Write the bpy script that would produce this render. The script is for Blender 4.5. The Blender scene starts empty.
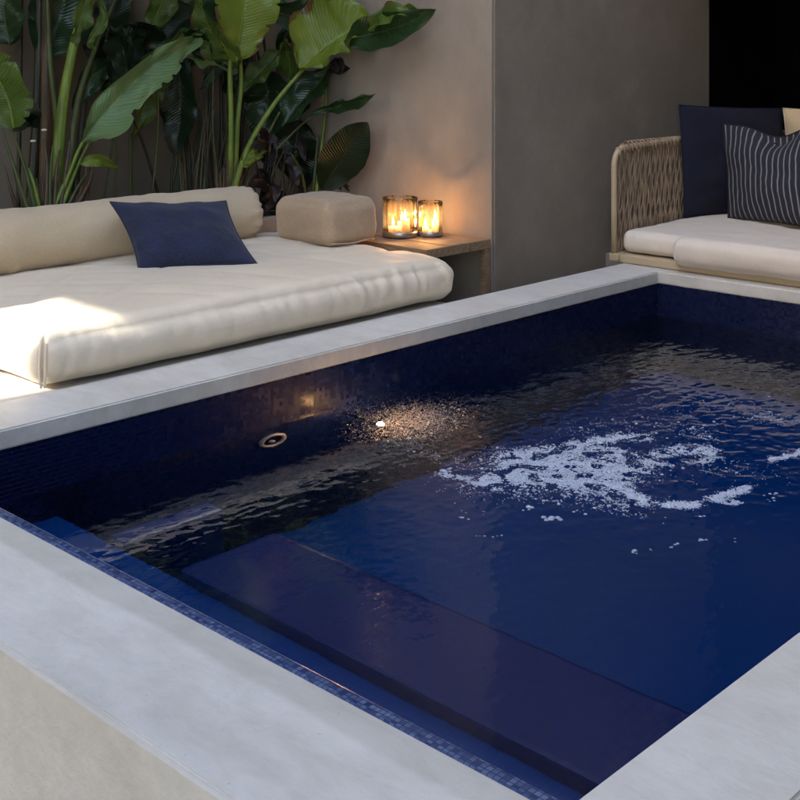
import bpy, bmesh, math, random
from mathutils import Vector, noise, Matrix
R = math.radians
C = bpy.context.scene.collection
sc = bpy.context.scene
random.seed(7)

# ---------------------------------------------------------------- camera frame (pool axes: x along the pool, y across it)
FPX, HOR = 1213.0, 54.0
TH = math.atan2(1160, 1213)
AX = (math.sin(TH), math.cos(TH)); BX = (-math.cos(TH), math.sin(TH))
def at(px, py, x=None, y=None, z=None):
    lx = (px - 400) / FPX
    d = Vector((lx*AX[0] + AX[1], lx*BX[0] + BX[1], -(py - HOR) / FPX))
    if x is not None: t = x / d.x
    elif y is not None: t = y / d.y
    else: t = (z - 1) / d.z
    return Vector((d.x*t, d.y*t, 1 + d.z*t))

# ---------------------------------------------------------------- helpers
def link(name, me, m, parent=None):
    o = bpy.data.objects.new(name, me); C.objects.link(o)
    for mm in (m if isinstance(m, (list, tuple)) else [m]): me.materials.append(mm)
    if parent: o.parent = parent
    return o
def obj(name, bm, m, parent=None, smooth=False):
    me = bpy.data.meshes.new(name); bm.to_mesh(me); bm.free()
    if smooth:
        for p in me.polygons: p.use_smooth = True
    return link(name, me, m, parent)
def thing(name, label, cat, group=None, loc=(0, 0, 0)):
    o = bpy.data.objects.new(name, None); C.objects.link(o); o.location = loc
    o.empty_display_size = .1
    return tag(o, label, cat, group)
def tag(o, label, cat, group=None, kind=None):
    o['label'] = label; o['category'] = cat
    if group: o['group'] = group
    if kind: o['kind'] = kind
    return o
def struct(o, label=None):
    o['kind'] = 'structure'
    if label: o['label'] = label
    return o
def settle(root, loc):
    """put the Empty at the thing's base while its parts keep their places"""
    loc = Vector(loc)
    root.location = loc
    for c in root.children: c.location = Vector(c.location) - loc
def box(bm, x0, x1, y0, y1, z0, z1, bev=0, seg=2):
    r = bmesh.ops.create_cube(bm, size=1)
    vs = r['verts']
    for v in vs:
        v.co = Vector((x0 + (v.co.x+.5)*(x1-x0), y0 + (v.co.y+.5)*(y1-y0), z0 + (v.co.z+.5)*(z1-z0)))
    if bev:
        es = {e for v in vs for e in v.link_edges}
        bmesh.ops.bevel(bm, geom=list(es), offset=bev, segments=seg, affect='EDGES', profile=.6)
def mbox(name, m, parent, *a, **k):
    bm = bmesh.new(); box(bm, *a, **k); return obj(name, bm, m, parent)
def tube(bm, pts, rad, n=8, caps=True):
    pts = [Vector(p) for p in pts]; N = len(pts)
    rads = rad if isinstance(rad, (list, tuple)) else [rad]*N
    up = Vector((0, 0, 1)); rings = []
    prev = None
    for i, p in enumerate(pts):
        t = (pts[min(i+1, N-1)] - pts[max(i-1, 0)]).normalized()
        if prev is None:
            a = t.cross(up)
            if a.length < .05: a = t.cross(Vector((1, 0, 0)))
        else: a = prev - t*prev.dot(t)
        a.normalize(); prev = a; b = t.cross(a)
        rings.append([bm.verts.new(p + (a*math.cos(2*math.pi*k/n) + b*math.sin(2*math.pi*k/n))*rads[i]) for k in range(n)])
    for i in range(N-1):
        for k in range(n):
            bm.faces.new((rings[i][k], rings[i][(k+1) % n], rings[i+1][(k+1) % n], rings[i+1][k]))
    if caps: bm.faces.new(rings[0][::-1]); bm.faces.new(rings[-1])
def cat(pts, n):
    """Catmull-Rom through the points, n samples"""
    P = [Vector(p) for p in pts]
    P = [P[0]*2 - P[1]] + P + [P[-1]*2 - P[-2]]
    out = []; S = len(P) - 3
    for i in range(n):
        u = i/(n-1)*S; k = min(int(u), S-1); t = u-k
        a, b, c, d = P[k:k+4]
        out.append(.5*((2*b) + (c-a)*t + (2*a-5*b+4*c-d)*t*t + (3*b-a-3*c+d)*t**3))
    return out
def lathe(bm, prof, n=32, c=(0, 0, 0), closed=False):
    c = Vector(c); rings = []
    for r, z in prof:
        rings.append([bm.verts.new(c + Vector((r*math.cos(2*math.pi*k/n), r*math.sin(2*math.pi*k/n), z))) for k in range(n)])
    for i in range(len(rings)-1 + (1 if closed else 0)):
        a, b = rings[i], rings[(i+1) % len(rings)]
        for k in range(n): bm.faces.new((a[k], a[(k+1) % n], b[(k+1) % n], b[k]))
    if not closed: bm.faces.new(rings[0][::-1]); bm.faces.new(rings[-1])
def nz(x, y, z=0, s=1): return noise.noise(Vector((x*s, y*s, z*s)))

# ---------------------------------------------------------------- materials
def mat(name, col, rough=.6, **k):
    m = bpy.data.materials.new(name); m.use_nodes = True
    b = m.node_tree.nodes['Principled BSDF']
    b.inputs['Base Color'].default_value = (*col, 1); b.inputs['Roughness'].default_value = rough
    for kk, v in k.items(): b.inputs[kk.replace('_', ' ')].default_value = v
    return m
class NT:
    def __init__(s, m): s.m = m; s.t = m.node_tree; s.b = s.t.nodes['Principled BSDF']
    def n(s, typ, **k):
        nd = s.t.nodes.new(typ)
        for a, v in k.items(): setattr(nd, a, v)
        return nd
    def l(s, a, b): s.t.links.new(a, b)
    def coord(s, kind='Object', scale=(1, 1, 1)):
        tc = s.n('ShaderNodeTexCoord'); mp = s.n('ShaderNodeMapping'); mp.inputs['Scale'].default_value = scale
        s.l(tc.outputs[kind], mp.inputs['Vector']); return mp.outputs['Vector']
    def noise(s, vec, scale, detail=4, rough=.55, dist=0):
        nd = s.n('ShaderNodeTexNoise'); s.l(vec, nd.inputs['Vector'])
        nd.inputs['Scale'].default_value = scale; nd.inputs['Detail'].default_value = detail
        nd.inputs['Roughness'].default_value = rough; nd.inputs['Distortion'].default_value = dist
        return nd.outputs['Fac']
    def ramp(s, fac, stops):
        r = s.n('ShaderNodeValToRGB'); e = r.color_ramp.elements
        while len(e) < len(stops): e.new(.5)
        for i, (p, c) in enumerate(stops): e[i].position = p; e[i].color = (*c, 1) if len(c) == 3 else c
        s.l(fac, r.inputs['Fac']); return r.outputs['Color']
    def mix(s, fac, a, b, mode='MIX'):
        x = s.n('ShaderNodeMix', data_type='RGBA', blend_type=mode)
        for v, i in ((fac, 0), (a, 6), (b, 7)):
            if hasattr(v, 'links'): s.l(v, x.inputs[i])
            elif i == 0: x.inputs[0].default_value = v
            else: x.inputs[i].default_value = (*v, 1)
        return x.outputs[2]
    def math(s, op, a, b=0):
        x = s.n('ShaderNodeMath', operation=op)
        for v, i in ((a, 0), (b, 1)):
            if hasattr(v, 'links'): s.l(v, x.inputs[i])
            else: x.inputs[i].default_value = v
        return x.outputs[0]
    def bump(s, h, strength=.3, dist=.01, prev=None):
        x = s.n('ShaderNodeBump'); x.inputs['Strength'].default_value = strength; x.inputs['Distance'].default_value = dist
        s.l(h, x.inputs['Height'])
        if prev: s.l(prev, x.inputs['Normal'])
        return x.outputs['Normal']
    def col(s, c): s.l(c, s.b.inputs['Base Color'])
    def nor(s, n): s.l(n, s.b.inputs['Normal'])

def plaster(name, a, b, rough=.8, scale=1.6, bump=.25, streak=(1, 1, 1), fine=(.92, 1.05)):
    m = mat(name, a, rough); t = NT(m); v = t.coord(scale=streak)
    big = t.noise(v, scale, 6, .6, .6); mid = t.noise(v, scale*7, 5, .65, .3); fi = t.noise(v, 140, 3, .6)
    c = t.ramp(big, [(.3, b), (.7, a)])
    c = t.mix(1, c, t.ramp(mid, [(.3, (fine[0],)*3), (.7, (fine[1],)*3)]), 'MULTIPLY')
    t.col(c)
    n1 = t.bump(mid, bump, .012); t.nor(t.bump(fi, bump*.5, .002, n1))
    return m
M = {}
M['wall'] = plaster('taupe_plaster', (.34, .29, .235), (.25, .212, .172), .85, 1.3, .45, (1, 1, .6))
M['wall_shade'] = plaster('shaded_brown_plaster', (.29, .24, .185), (.205, .165, .125), .85, 1.3, .6)  # darker copy of the wall plaster, shade put into the colour
M['pale'] = plaster('pale_plaster', (.68, .62, .53), (.58, .52, .43), .8, 2.2, .35)
M['white'] = plaster('limewash', (.62, .58, .52), (.5, .47, .42), .8, 2, .3)
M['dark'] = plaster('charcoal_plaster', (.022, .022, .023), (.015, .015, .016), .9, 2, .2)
M['soil'] = plaster('soil', (.035, .022, .014), (.012, .008, .005), .95, 9, 1.0)
M['deck'] = plaster('stone_deck', (.33, .29, .24), (.26, .23, .19), .75, 2, .3)

def coping_mat():
    m = mat('microcement', (.6, .6, .6), .5); t = NT(m); v = t.coord()
    v2 = t.coord(scale=(1.3, .55, 1))
    big = t.noise(v2, 2.0, 8, .7, .3); mid = t.noise(v2, 11, 8, .72, .35); fi = t.noise(v, 120, 3, .6)
    c = t.ramp(big, [(.30, (.53, .50, .445)), (.5, (.61, .58, .525)), (.68, (.66, .64, .59))])
    c = t.mix(1, c, t.ramp(mid, [(.32, (.88, .875, .86)), (.60, (1.03, 1.03, 1.03))]), 'MULTIPLY')
    # hairline cloudy trowel marks
    cr = t.noise(v2, 3.2, 9, .7, .5)
    line = t.math('ABSOLUTE', t.math('SUBTRACT', cr, .5))
    c = t.mix(t.ramp(line, [(0, (.16,)*3), (.012, (0,)*3)]), c, (.36, .355, .34))
    # damp edge beside the water
    sx = t.n('ShaderNodeSeparateXYZ'); t.l(v, sx.inputs[0])
    wob = t.math('MULTIPLY', t.math('SUBTRACT', t.noise(v, 2.2, 4, .6), .5), .05)
    d = t.math('ADD', sx.outputs['X'], wob)
    damp = t.ramp(d, [(0, (0,)*3), (1, (1,)*3)])
    mr = t.n('ShaderNodeMapRange'); t.l(d, mr.inputs['Value'])
    mr.inputs['From Min'].default_value = 1.225; mr.inputs['From Max'].default_value = 1.24
    mr2 = t.n('ShaderNodeMapRange'); t.l(sx.outputs['X'], mr2.inputs['Value'])
    mr2.inputs['From Min'].default_value = 1.325; mr2.inputs['From Max'].default_value = 1.33
    mr2.inputs['To Min'].default_value = .8; mr2.inputs['To Max'].default_value = 0
    c = t.mix(t.math('MULTIPLY', mr.outputs[0], mr2.outputs[0]), c, t.mix(1, c, (.8, .79, .76), 'MULTIPLY'))
    t.col(c)
    pr = t.ramp(t.noise(v, 90, 2, .5), [(.22, (.72,)*3), (.30, (1,)*3)])
    c = t.mix(1, c, pr, 'MULTIPLY'); t.col(c)
    t.l(t.math('ADD', t.math('MULTIPLY', mid, .25), .40), t.b.inputs['Roughness'])
    n1 = t.bump(mid, .22, .01); t.nor(t.bump(fi, .2, .0015, n1))
    return m
M['coping'] = coping_mat()

def tile_mat(name, c1, c2, grout, size=.0145, rough=.15, axes=None):
    m = mat(name, c1, rough); t = NT(m); tc = t.n('ShaderNodeTexCoord'); outs = []
    # mosaic from three axis-aligned grids; the cell edges give the grout
    sx = t.n('ShaderNodeSeparateXYZ'); t.l(tc.outputs['Object'], sx.inputs[0])
    geo = t.n('ShaderNodeNewGeometry'); ng = t.n('ShaderNodeSeparateXYZ'); t.l(geo.outputs['True Normal'], ng.inputs[0])
    g = None
    for a in 'XYZ':
        fr = t.math('FRACT', t.math('DIVIDE', t.math('ADD', sx.outputs[a], 10.0037), size))
        e = t.math('ABSOLUTE', t.math('SUBTRACT', fr, .5))
        ln = t.math('GREATER_THAN', e, .42)
        use = t.math('LESS_THAN', t.math('ABSOLUTE', ng.outputs[a]), .7)
        ln = t.math('MULTIPLY', ln, use)
        g = ln if g is None else t.math('MAXIMUM', g, ln)
    sn = t.n('ShaderNodeVectorMath', operation='SNAP'); of = t.n('ShaderNodeVectorMath', operation='ADD'); of.inputs[1].default_value = (10.0037,)*3; t.l(tc.outputs['Object'], of.inputs[0]); t.l(of.outputs[0], sn.inputs[0]); sn.inputs[1].default_value = (size,)*3
    wn = t.n('ShaderNodeTexWhiteNoise'); t.l(sn.outputs[0], wn.inputs['Vector'])
    c = t.ramp(wn.outputs['Value'], [(0, c1), (1, c2)])
    t.col(t.mix(g, c, grout))
    wnv = t.math('MULTIPLY', wn.outputs['Value'], .10)
    t.l(t.math('ADD', wnv, rough), t.b.inputs['Roughness'])
    t.nor(t.bump(t.math('SUBTRACT', 1, g), .5, .002))
    return m
M['tile'] = tile_mat('navy_mosaic', (.0008, .0042, .034), (.0011, .0055, .043), (.004, .009, .034), .0125, .22)  # wall tile taken darker, the far wall's shade is in the colour
M['tile_floor'] = tile_mat('lit_blue_mosaic', (.0003, .046, .225), (.0004, .048, .235), (.0015, .04, .18), .0125)  # brighter copy of the tile, the water's blue glow put into its colour
M['tile_bench'] = tile_mat('sheen_blue_mosaic', (.0045, .020, .128), (.005, .0215, .136), (.008, .022, .10), .0125)  # lighter copy of the tile, the bench's violet sheen painted in
M['tile_edge'] = tile_mat('glint_wet_mosaic', (.012, .028, .11), (.10, .145, .26), (.02, .035, .10), .0105, .08)  # wet edge tiles, the paler ones are painted glints

def water_mat():
    m = bpy.data.materials.new('pool_water'); m.use_nodes = True; nt = m.node_tree; nt.nodes.clear()
    out = nt.nodes.new('ShaderNodeOutputMaterial'); g = nt.nodes.new('ShaderNodeBsdfGlass')
    g.inputs['IOR'].default_value = 1.333; g.inputs['Roughness'].default_value = .0; g.inputs['Color'].default_value = (.93, .96, 1, 1)
    tc = nt.nodes.new('ShaderNodeTexCoord'); n = nt.nodes.new('ShaderNodeTexNoise'); n.inputs['Scale'].default_value = 26
    n.inputs['Detail'].default_value = 3; b = nt.nodes.new('ShaderNodeBump'); b.inputs['Strength'].default_value = .10; b.inputs['Distance'].default_value = .006
    nt.links.new(tc.outputs['Object'], n.inputs['Vector']); nt.links.new(n.outputs['Fac'], b.inputs['Height'])
    nt.links.new(b.outputs['Normal'], g.inputs['Normal']); nt.links.new(g.outputs[0], out.inputs['Surface'])
    return m
M['water'] = water_mat()
M['foam'] = mat('foam', (.66, .72, .83), .25)
_t = NT(M['foam']); _tr = _t.n('ShaderNodeBsdfTransparent'); _mx = _t.n('ShaderNodeMixShader'); _mx.inputs[0].default_value = .5
_t.l(_t.b.outputs[0], _mx.inputs[1]); _t.l(_tr.outputs[0], _mx.inputs[2]); _t.l(_mx.outputs[0], M['foam'].node_tree.nodes['Material Output'].inputs['Surface'])

def fabric(name, a, b, rough=.75, weave=420, bump=.25, sheen=.3, mottle=3, con=(.8, 1.12)):
    m = mat(name, a, rough); t = NT(m); v = t.coord()
    big = t.noise(v, mottle, 4, .6); f = t.noise(t.coord(scale=(1, 1, .35)), weave, 2, .7); f2 = t.noise(t.coord(scale=(.35, .35, 1)), weave, 2, .7)
    ff = t.math('MULTIPLY', t.math('ADD', f, f2), .5)
    c = t.ramp(big, [(.3, b), (.7, a)])
    c = t.mix(1, c, t.ramp(ff, [(.38, (con[0],)*3), (.62, (con[1],)*3)]), 'MULTIPLY'); t.col(c)
    wr = t.noise(v, 14, 4, .6, .4)
    cz = t.math('ABSOLUTE', t.math('SUBTRACT', t.noise(t.coord(scale=(1, 1.6, 1)), 2.4, 2, .45, .3), .5))
    crease = t.ramp(cz, [(0, (0,)*3), (.09, (1,)*3)])
    t.nor(t.bump(ff, bump, .0015, t.bump(wr, .3, .01, t.bump(crease, .10, .006))))
    t.b.inputs['Sheen Weight'].default_value = sheen
    return m
M['cream'] = fabric('cream_cotton', (.80, .68, .51), (.73, .61, .45), .5, 500, .05, .2, 3, (.94, 1.05))
M['bolster'] = fabric('sand_cotton', (.60, .46, .29), (.52, .40, .25), .7, 500, .1, .3, 3, (.88, 1.08))
M['bolster2'] = fabric('tan_cotton', (.48, .34, .21), (.41, .285, .17), .8, 400, .35)
M['navy'] = fabric('navy_linen', (.012, .018, .056), (.006, .010, .031), .9, 210, 1.0, .1, 4, (.55, 1.5))
M['navy2'] = fabric('midnight_linen', (.006, .008, .026), (.004, .006, .019), .95, 300, .4, .0)
M['ivory'] = fabric('ivory_cotton', (.72, .63, .53), (.65, .56, .46), .7, 450, .08, .3, 3, (.92, 1.06))

def stripe_mat():
    m = mat('striped_cotton', (.02, .02, .03), .85); t = NT(m)
    tc = t.n('ShaderNodeTexCoord'); sx = t.n('ShaderNodeSeparateXYZ'); t.l(tc.outputs['UV'], sx.inputs[0])
    wob = t.math('MULTIPLY', t.noise(tc.outputs['UV'], 3, 2), .004)
    fr = t.math('FRACT', t.math('MULTIPLY', t.math('ADD', sx.outputs['X'], wob), 19))
    f = t.ramp(fr, [(.0, (0,)*3), (.66, (0,)*3), (.74, (1,)*3), (.86, (1,)*3), (.94, (0,)*3)])
    # ramp end wraps back sharply to the dark ground
    th = t.noise(t.coord(scale=(1, 1, .2)), 300, 2)
    light = t.mix(th, (.13, .135, .155), (.26, .26, .275))
    t.col(t.mix(f, (.012, .013, .022), light)); t.nor(t.bump(th, .4, .0015))
    return m
M['stripe'] = stripe_mat()

def wood_mat(name, a, b, sc=(1, 12, 12), rough=.6):
    m = mat(name, a, rough); t = NT(m); v = t.coord(scale=sc)
    f = t.noise(v, 3.5, 6, .65, 1.5); f2 = t.noise(v, 16, 3, .6)
    c = t.ramp(f, [(.3, b), (.65, a)]); t.col(t.mix(1, c, t.ramp(f2, [(.35, (.8,)*3), (.65, (1.1,)*3)]), 'MULTIPLY'))
    t.nor(t.bump(f, .3, .004)); return m
M['wood'] = wood_mat('weathered_oak', (.36, .24, .14), (.17, .105, .055), (12, 1.2, 12))
M['clad'] = wood_mat('timber_cladding', (.17, .075, .03), (.08, .034, .014), (1, 12, 12))
M['beige_tube'] = mat('sand_coated_metal', (.45, .35, .22), .45)
def rope_mat():
    m = mat('rope', (.2, .12, .07), .9); t = NT(m); v = t.coord()
    f = t.noise(v, 14, 3); t.col(t.ramp(f, [(.35, (.22, .145, .09)), (.65, (.40, .28, .18))])); t.nor(t.bump(t.noise(v, 300, 2), .6, .002)); return m
M['rope'] = rope_mat()
M['steel'] = mat('brushed_steel', (.6, .6, .62), .25, Metallic=1)
M['jetwhite'] = mat('grey_plastic', (.28, .29, .31), .5)
M['black'] = mat('black_rubber', (.004, .004, .005), 1.0, Specular_IOR_Level=.0)
M['wax'] = mat('candle_wax', (.75, .65, .5), .5, Subsurface_Weight=0.0)
M['tin'] = mat('pewter', (.45, .42, .39), .35, Metallic=.9)
def emis(name, col, s):
    m = mat(name, (0, 0, 0)); b = m.node_tree.nodes['Principled BSDF']
    b.inputs['Emission Color'].default_value = (*col, 1); b.inputs['Emission Strength'].default_value = s; return m
M['flame'] = emis('flame', (1, .58, .18), 4)
M['lens'] = emis('lit_lens', (1, .55, .15), 2.2)

def amber_glass():
    m = bpy.data.materials.new('amber_glass'); m.use_nodes = True; nt = m.node_tree; nt.nodes.clear()
    N = nt.nodes.new; L = nt.links.new
    out = N('ShaderNodeOutputMaterial'); tr = N('ShaderNodeBsdfTransparent'); gl = N('ShaderNodeBsdfGlossy'); tl = N('ShaderNodeBsdfTranslucent')
    gl.inputs['Roughness'].default_value = .08; fr = N('ShaderNodeFresnel'); fr.inputs['IOR'].default_value = 1.25
    tc = N('ShaderNodeTexCoord'); mp = N('ShaderNodeMapping'); mp.inputs['Scale'].default_value = (60, 60, 9)
    n = N('ShaderNodeTexNoise'); n.inputs['Scale'].default_value = 1.0; n.inputs['Detail'].default_value = 3
    r = N('ShaderNodeValToRGB'); e = r.color_ramp.elements
    e[0].position = .36; e[0].color = (.93, .78, .55, 1); e[1].position = .62; e[1].color = (.99, .95, .86, 1)
    L(tc.outputs['Object'], mp.inputs[0]); L(mp.outputs[0], n.inputs['Vector']); L(n.outputs['Fac'], r.inputs[0])
    L(r.outputs[0], tr.inputs[0]); L(r.outputs[0], tl.inputs[0])
    b = N('ShaderNodeBump'); b.inputs['Strength'].default_value = .5; b.inputs['Distance'].default_value = .003; L(n.outputs['Fac'], b.inputs['Height'])
    L(b.outputs[0], gl.inputs['Normal']); L(b.outputs[0], fr.inputs['Normal'])
    m1 = N('ShaderNodeMixShader'); m1.inputs[0].default_value = .07; L(tr.outputs[0], m1.inputs[1]); L(tl.outputs[0], m1.inputs[2])
    m2 = N('ShaderNodeMixShader'); L(fr.outputs[0], m2.inputs[0]); L(m1.outputs[0], m2.inputs[1]); L(gl.outputs[0], m2.inputs[2])
    L(m2.outputs[0], out.inputs['Surface']); return m
M['amber'] = amber_glass()

def leaf_mat(name, c1, c2, vein, rough=.38, brown=0):
    m = mat(name, c1, rough); t = NT(m)
    tc = t.n('ShaderNodeTexCoord'); sx = t.n('ShaderNodeSeparateXYZ'); t.l(tc.outputs['UV'], sx.inputs[0])
    av = t.math('ABSOLUTE', t.math('SUBTRACT', sx.outputs['Y'], .5))     # 0 at the midrib, .5 at the margin
    ph = t.math('SUBTRACT', t.math('MULTIPLY', sx.outputs['X'], 34), t.math('MULTIPLY', av, 10))
    ph = t.math('ADD', ph, t.math('MULTIPLY', t.noise(t.coord(), 6, 2), 1.4))
    w = t.math('SINE', t.math('MULTIPLY', ph, 6.283))
    w01 = t.math('ADD', t.math('MULTIPLY', w, .5), .5)
    c = t.ramp(t.noise(t.coord(), 5, 4, .6), [(.3, c1), (.7, c2)])
    c = t.mix(t.math('MULTIPLY', t.math('POWER', w01, 6), .35), c, vein)
    c = t.mix(t.math('MULTIPLY', t.math('LESS_THAN', av, .018), .85), c, vein)
    if brown:
        bm_ = t.math('MULTIPLY', t.math('GREATER_THAN', t.math('ADD', av, t.math('MULTIPLY', t.noise(t.coord(), 7, 4), .6)), .83 - .1*brown), .9)
        c = t.mix(bm_, c, (.16, .075, .03))
    t.col(c); t.nor(t.bump(w01, .35, .004)); t.b.inputs['Coat Weight'].default_value = .15
    # light passes through a thin blade
    nt = m.node_tree; tl = t.n('ShaderNodeBsdfTranslucent'); t.l(c, tl.inputs[0]); mx = t.n('ShaderNodeMixShader'); mx.inputs[0].default_value = .3
    t.l(t.b.outputs[0], mx.inputs[1]); t.l(tl.outputs[0], mx.inputs[2]); t.l(mx.outputs[0], nt.nodes['Material Output'].inputs['Surface'])
    return m
M['leaf_bright'] = leaf_mat('leaf_bright', (.12, .19, .018), (.22, .29, .03), (.24, .34, .08), brown=.5)
M['leaf_mid'] = leaf_mat('leaf_mid', (.06, .115, .018), (.12, .19, .03), (.17, .25, .07), brown=.4)
M['leaf_pale'] = leaf_mat('leaf_pale', (.15, .25, .085), (.19, .30, .11), (.26, .36, .16), .5)
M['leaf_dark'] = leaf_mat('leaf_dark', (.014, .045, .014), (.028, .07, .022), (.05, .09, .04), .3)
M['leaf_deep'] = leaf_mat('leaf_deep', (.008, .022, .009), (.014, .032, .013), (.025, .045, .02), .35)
M['leaf_purple'] = leaf_mat('leaf_purple', (.018, .012, .012), (.032, .019, .018), (.05, .035, .03), .35)
def stalk_mat(name, a, b):
    m = mat(name, a, .45); t = NT(m); f = t.noise(t.coord(scale=(30, 30, 3)), 2, 4, .6); t.col(t.ramp(f, [(.3, b), (.7, a)])); t.nor(t.bump(f, .3, .003)); return m
M['stalk'] = stalk_mat('stalk_green', (.20, .27, .035), (.10, .16, .025))
M['stalk_mid'] = stalk_mat('stalk_olive', (.085, .11, .03), (.045, .055, .018))
M['stalk_dark'] = stalk_mat('stalk_dark', (.03, .035, .014), (.016, .014, .009))
M['sheath'] = stalk_mat('dry_sheath', (.13, .085, .04), (.05, .026, .014))

# ---------------------------------------------------------------- setting: ground, walls
WZ = -.20
bm = bmesh.new(); box(bm, 5.14, 9.5, -3, 3.478, -.5, -.004); struct(obj('deck', bm, M['deck']))

def wall(name, label, m, *a):
    bm = bmesh.new(); box(bm, *a, bev=.006); return tag(obj(name, bm, m), label, 'wall')
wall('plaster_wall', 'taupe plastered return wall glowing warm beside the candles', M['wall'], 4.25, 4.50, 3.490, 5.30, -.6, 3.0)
wall('plaster_wall', 'wide brown plastered wall in shade behind the pool coping', M['wall_shade'], 4.256, 6.17, 3.478, 3.488, -.6, 3.0)
bm = bmesh.new(); box(bm, 4.502, 6.17, 3.489, 3.75, -.6, 3.0); struct(obj('wall_core', bm, M['wall_shade']))
wall('plaster_wall', 'dim brown garden wall behind the tall leafy plants', M['wall_shade'], -1.5, 4.249, 5.15, 5.30, -.6, 2.6)
# dark room beyond the brown wall
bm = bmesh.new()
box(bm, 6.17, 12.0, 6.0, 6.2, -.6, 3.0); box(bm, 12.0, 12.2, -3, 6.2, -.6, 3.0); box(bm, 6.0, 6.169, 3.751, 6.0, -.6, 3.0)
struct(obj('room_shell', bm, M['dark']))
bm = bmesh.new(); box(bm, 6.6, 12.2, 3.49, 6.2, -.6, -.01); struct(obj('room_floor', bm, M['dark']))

# roof over sofa and room; unseen walls and roofs added to shape the light
ROOFX = 5.2
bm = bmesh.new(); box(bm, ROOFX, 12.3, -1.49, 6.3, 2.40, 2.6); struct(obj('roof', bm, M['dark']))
bm = bmesh.new(); box(bm, ROOFX+.6, ROOFX+.9, 2.2, 3.9, 3.01, 7.0); tag(obj('added_upper_wall', bm, M['pale']), 'added pale wall above the sofa roof for warm bounce light', 'wall')  # unseen, added to bounce warm sunlight over the pool
bm = bmesh.new(); box(bm, -1.5, 4.6, 4.15, 5.6, 2.10, 2.25); struct(obj('added_canopy', bm, M['wall_shade']))  # unseen canopy, added to darken the plants
bm = bmesh.new(); box(bm, -1.0, 5.79, 4.16, 4.35, 2.253, 6.5); tag(obj('added_upper_wall', bm, M['wall_shade']), 'added brown wall over the planting bed blocking the sky', 'wall')  # unseen, added to keep bright sky out of the water reflections
bm = bmesh.new(); box(bm, .9, 12.3, -1.9, .62, 2.45, 2.65); struct(obj('added_porch_roof', bm, M['wall_shade']))  # unseen slab, added to cut skylight on the far coping face
bm = bmesh.new(); box(bm, -1, 12.3, -1.9, -1.5, -.6, 8.0); tag(obj('added_house_wall', bm, M['wall_shade']), 'added brown wall behind the viewer blocking the sky', 'wall')  # unseen, added to hold back skylight from the viewer's side
bm = bmesh.new()
GY0, GY1, GZ, WH, WX = 4.70, 5.32, 6.12, 10.5, -6.0
box(bm, WX-.25, WX, -3.0, GY0, -.6, WH); box(bm, WX-.25, WX, GY1, 12, -.6, WH); box(bm, WX-.25, WX, GY0, GY1, GZ, WH)
tag(obj('sun_mask_wall', bm, M['wall']), 'added tall taupe wall with an opening that shapes the sun patch', 'wall')  # unseen, added so its opening lets one sun patch onto the mattress

# planting bed
bm = bmesh.new(); nx, ny = 120, 24
vs = [[bm.verts.new((1.0 + 3.249*i/nx, 4.47 + .68*j/ny, .20 + .03*nz(i*.35, j*.35) + .018*nz(i*1.3, j*1.3, 3))) for j in range(ny+1)] for i in range(nx+1)]
for i in range(nx):
    for j in range(ny): bm.faces.new((vs[i][j], vs[i+1][j], vs[i+1][j+1], vs[i][j+1]))
struct(obj('soil', bm, M['soil'], smooth=True))
bm = bmesh.new(); box(bm, 1.0, 4.248, 4.40, 4.465, -.6, .225, bev=.006)
tag(obj('planter_wall', bm, M['wall_shade']), 'low brown planter wall behind the long bolster', 'planter')

# ---------------------------------------------------------------- pool
X0, X1, Y0, Y1 = 1.317, 4.851, .955, 2.995
OX0, OX1, OY0, OY1 = 1.020, 5.130, .742, 3.238
pool = thing('plunge_pool', 'raised plunge pool with pale cement coping and navy mosaic inside', 'pool')
def ring(name, m, parent, ox0, ox1, oy0, oy1, ix0, ix1, iy0, iy1, z0, z1, bev=0):
    bm = bmesh.new()
    def rect(x0, x1, y0, y1, z): return [bm.verts.new(p) for p in ((x0, y0, z), (x1, y0, z), (x1, y1, z), (x0, y1, z))]
    ot, it, ob, ib = rect(ox0, ox1, oy0, oy1, z1), rect(ix0, ix1, iy0, iy1, z1), rect(ox0, ox1, oy0, oy1, z0), rect(ix0, ix1, iy0, iy1, z0)
    for k in range(4):
        j = (k+1) % 4
        bm.faces.new((ot[k], ot[j], it[j], it[k])); bm.faces.new((ob[j], ob[k], ib[k], ib[j]))
        bm.faces.new((ot[j], ot[k], ob[k], ob[j])); bm.faces.new((it[k], it[j], ib[j], ib[k]))
    bmesh.ops.recalc_face_normals(bm, faces=bm.faces)
    if bev:
        es = [e for e in bm.edges if len(e.link_faces) == 2 and e.calc_face_angle(0) > .5]
        bmesh.ops.bevel(bm, geom=es, offset=bev, segments=3, affect='EDGES')
    return obj(name, bm, m, parent)
struct(ring('ground', M['deck'], None, -30, 40, -30, 40, OX0+.05, OX1-.05, OY0+.05, OY1-.05, -.75, -.601))
ring('coping', M['coping'], pool, OX0, OX1, OY0, OY1, X0, X1, Y0, Y1, -.055, 0, .005)
ring('outer_wall', M['pale'], pool, OX0-.009, OX1+.004, OY0-.002, OY1+.001, OX0-.0005, OX1+.001, OY0-.0005, OY1+.0005, -.6, -.003)
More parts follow.
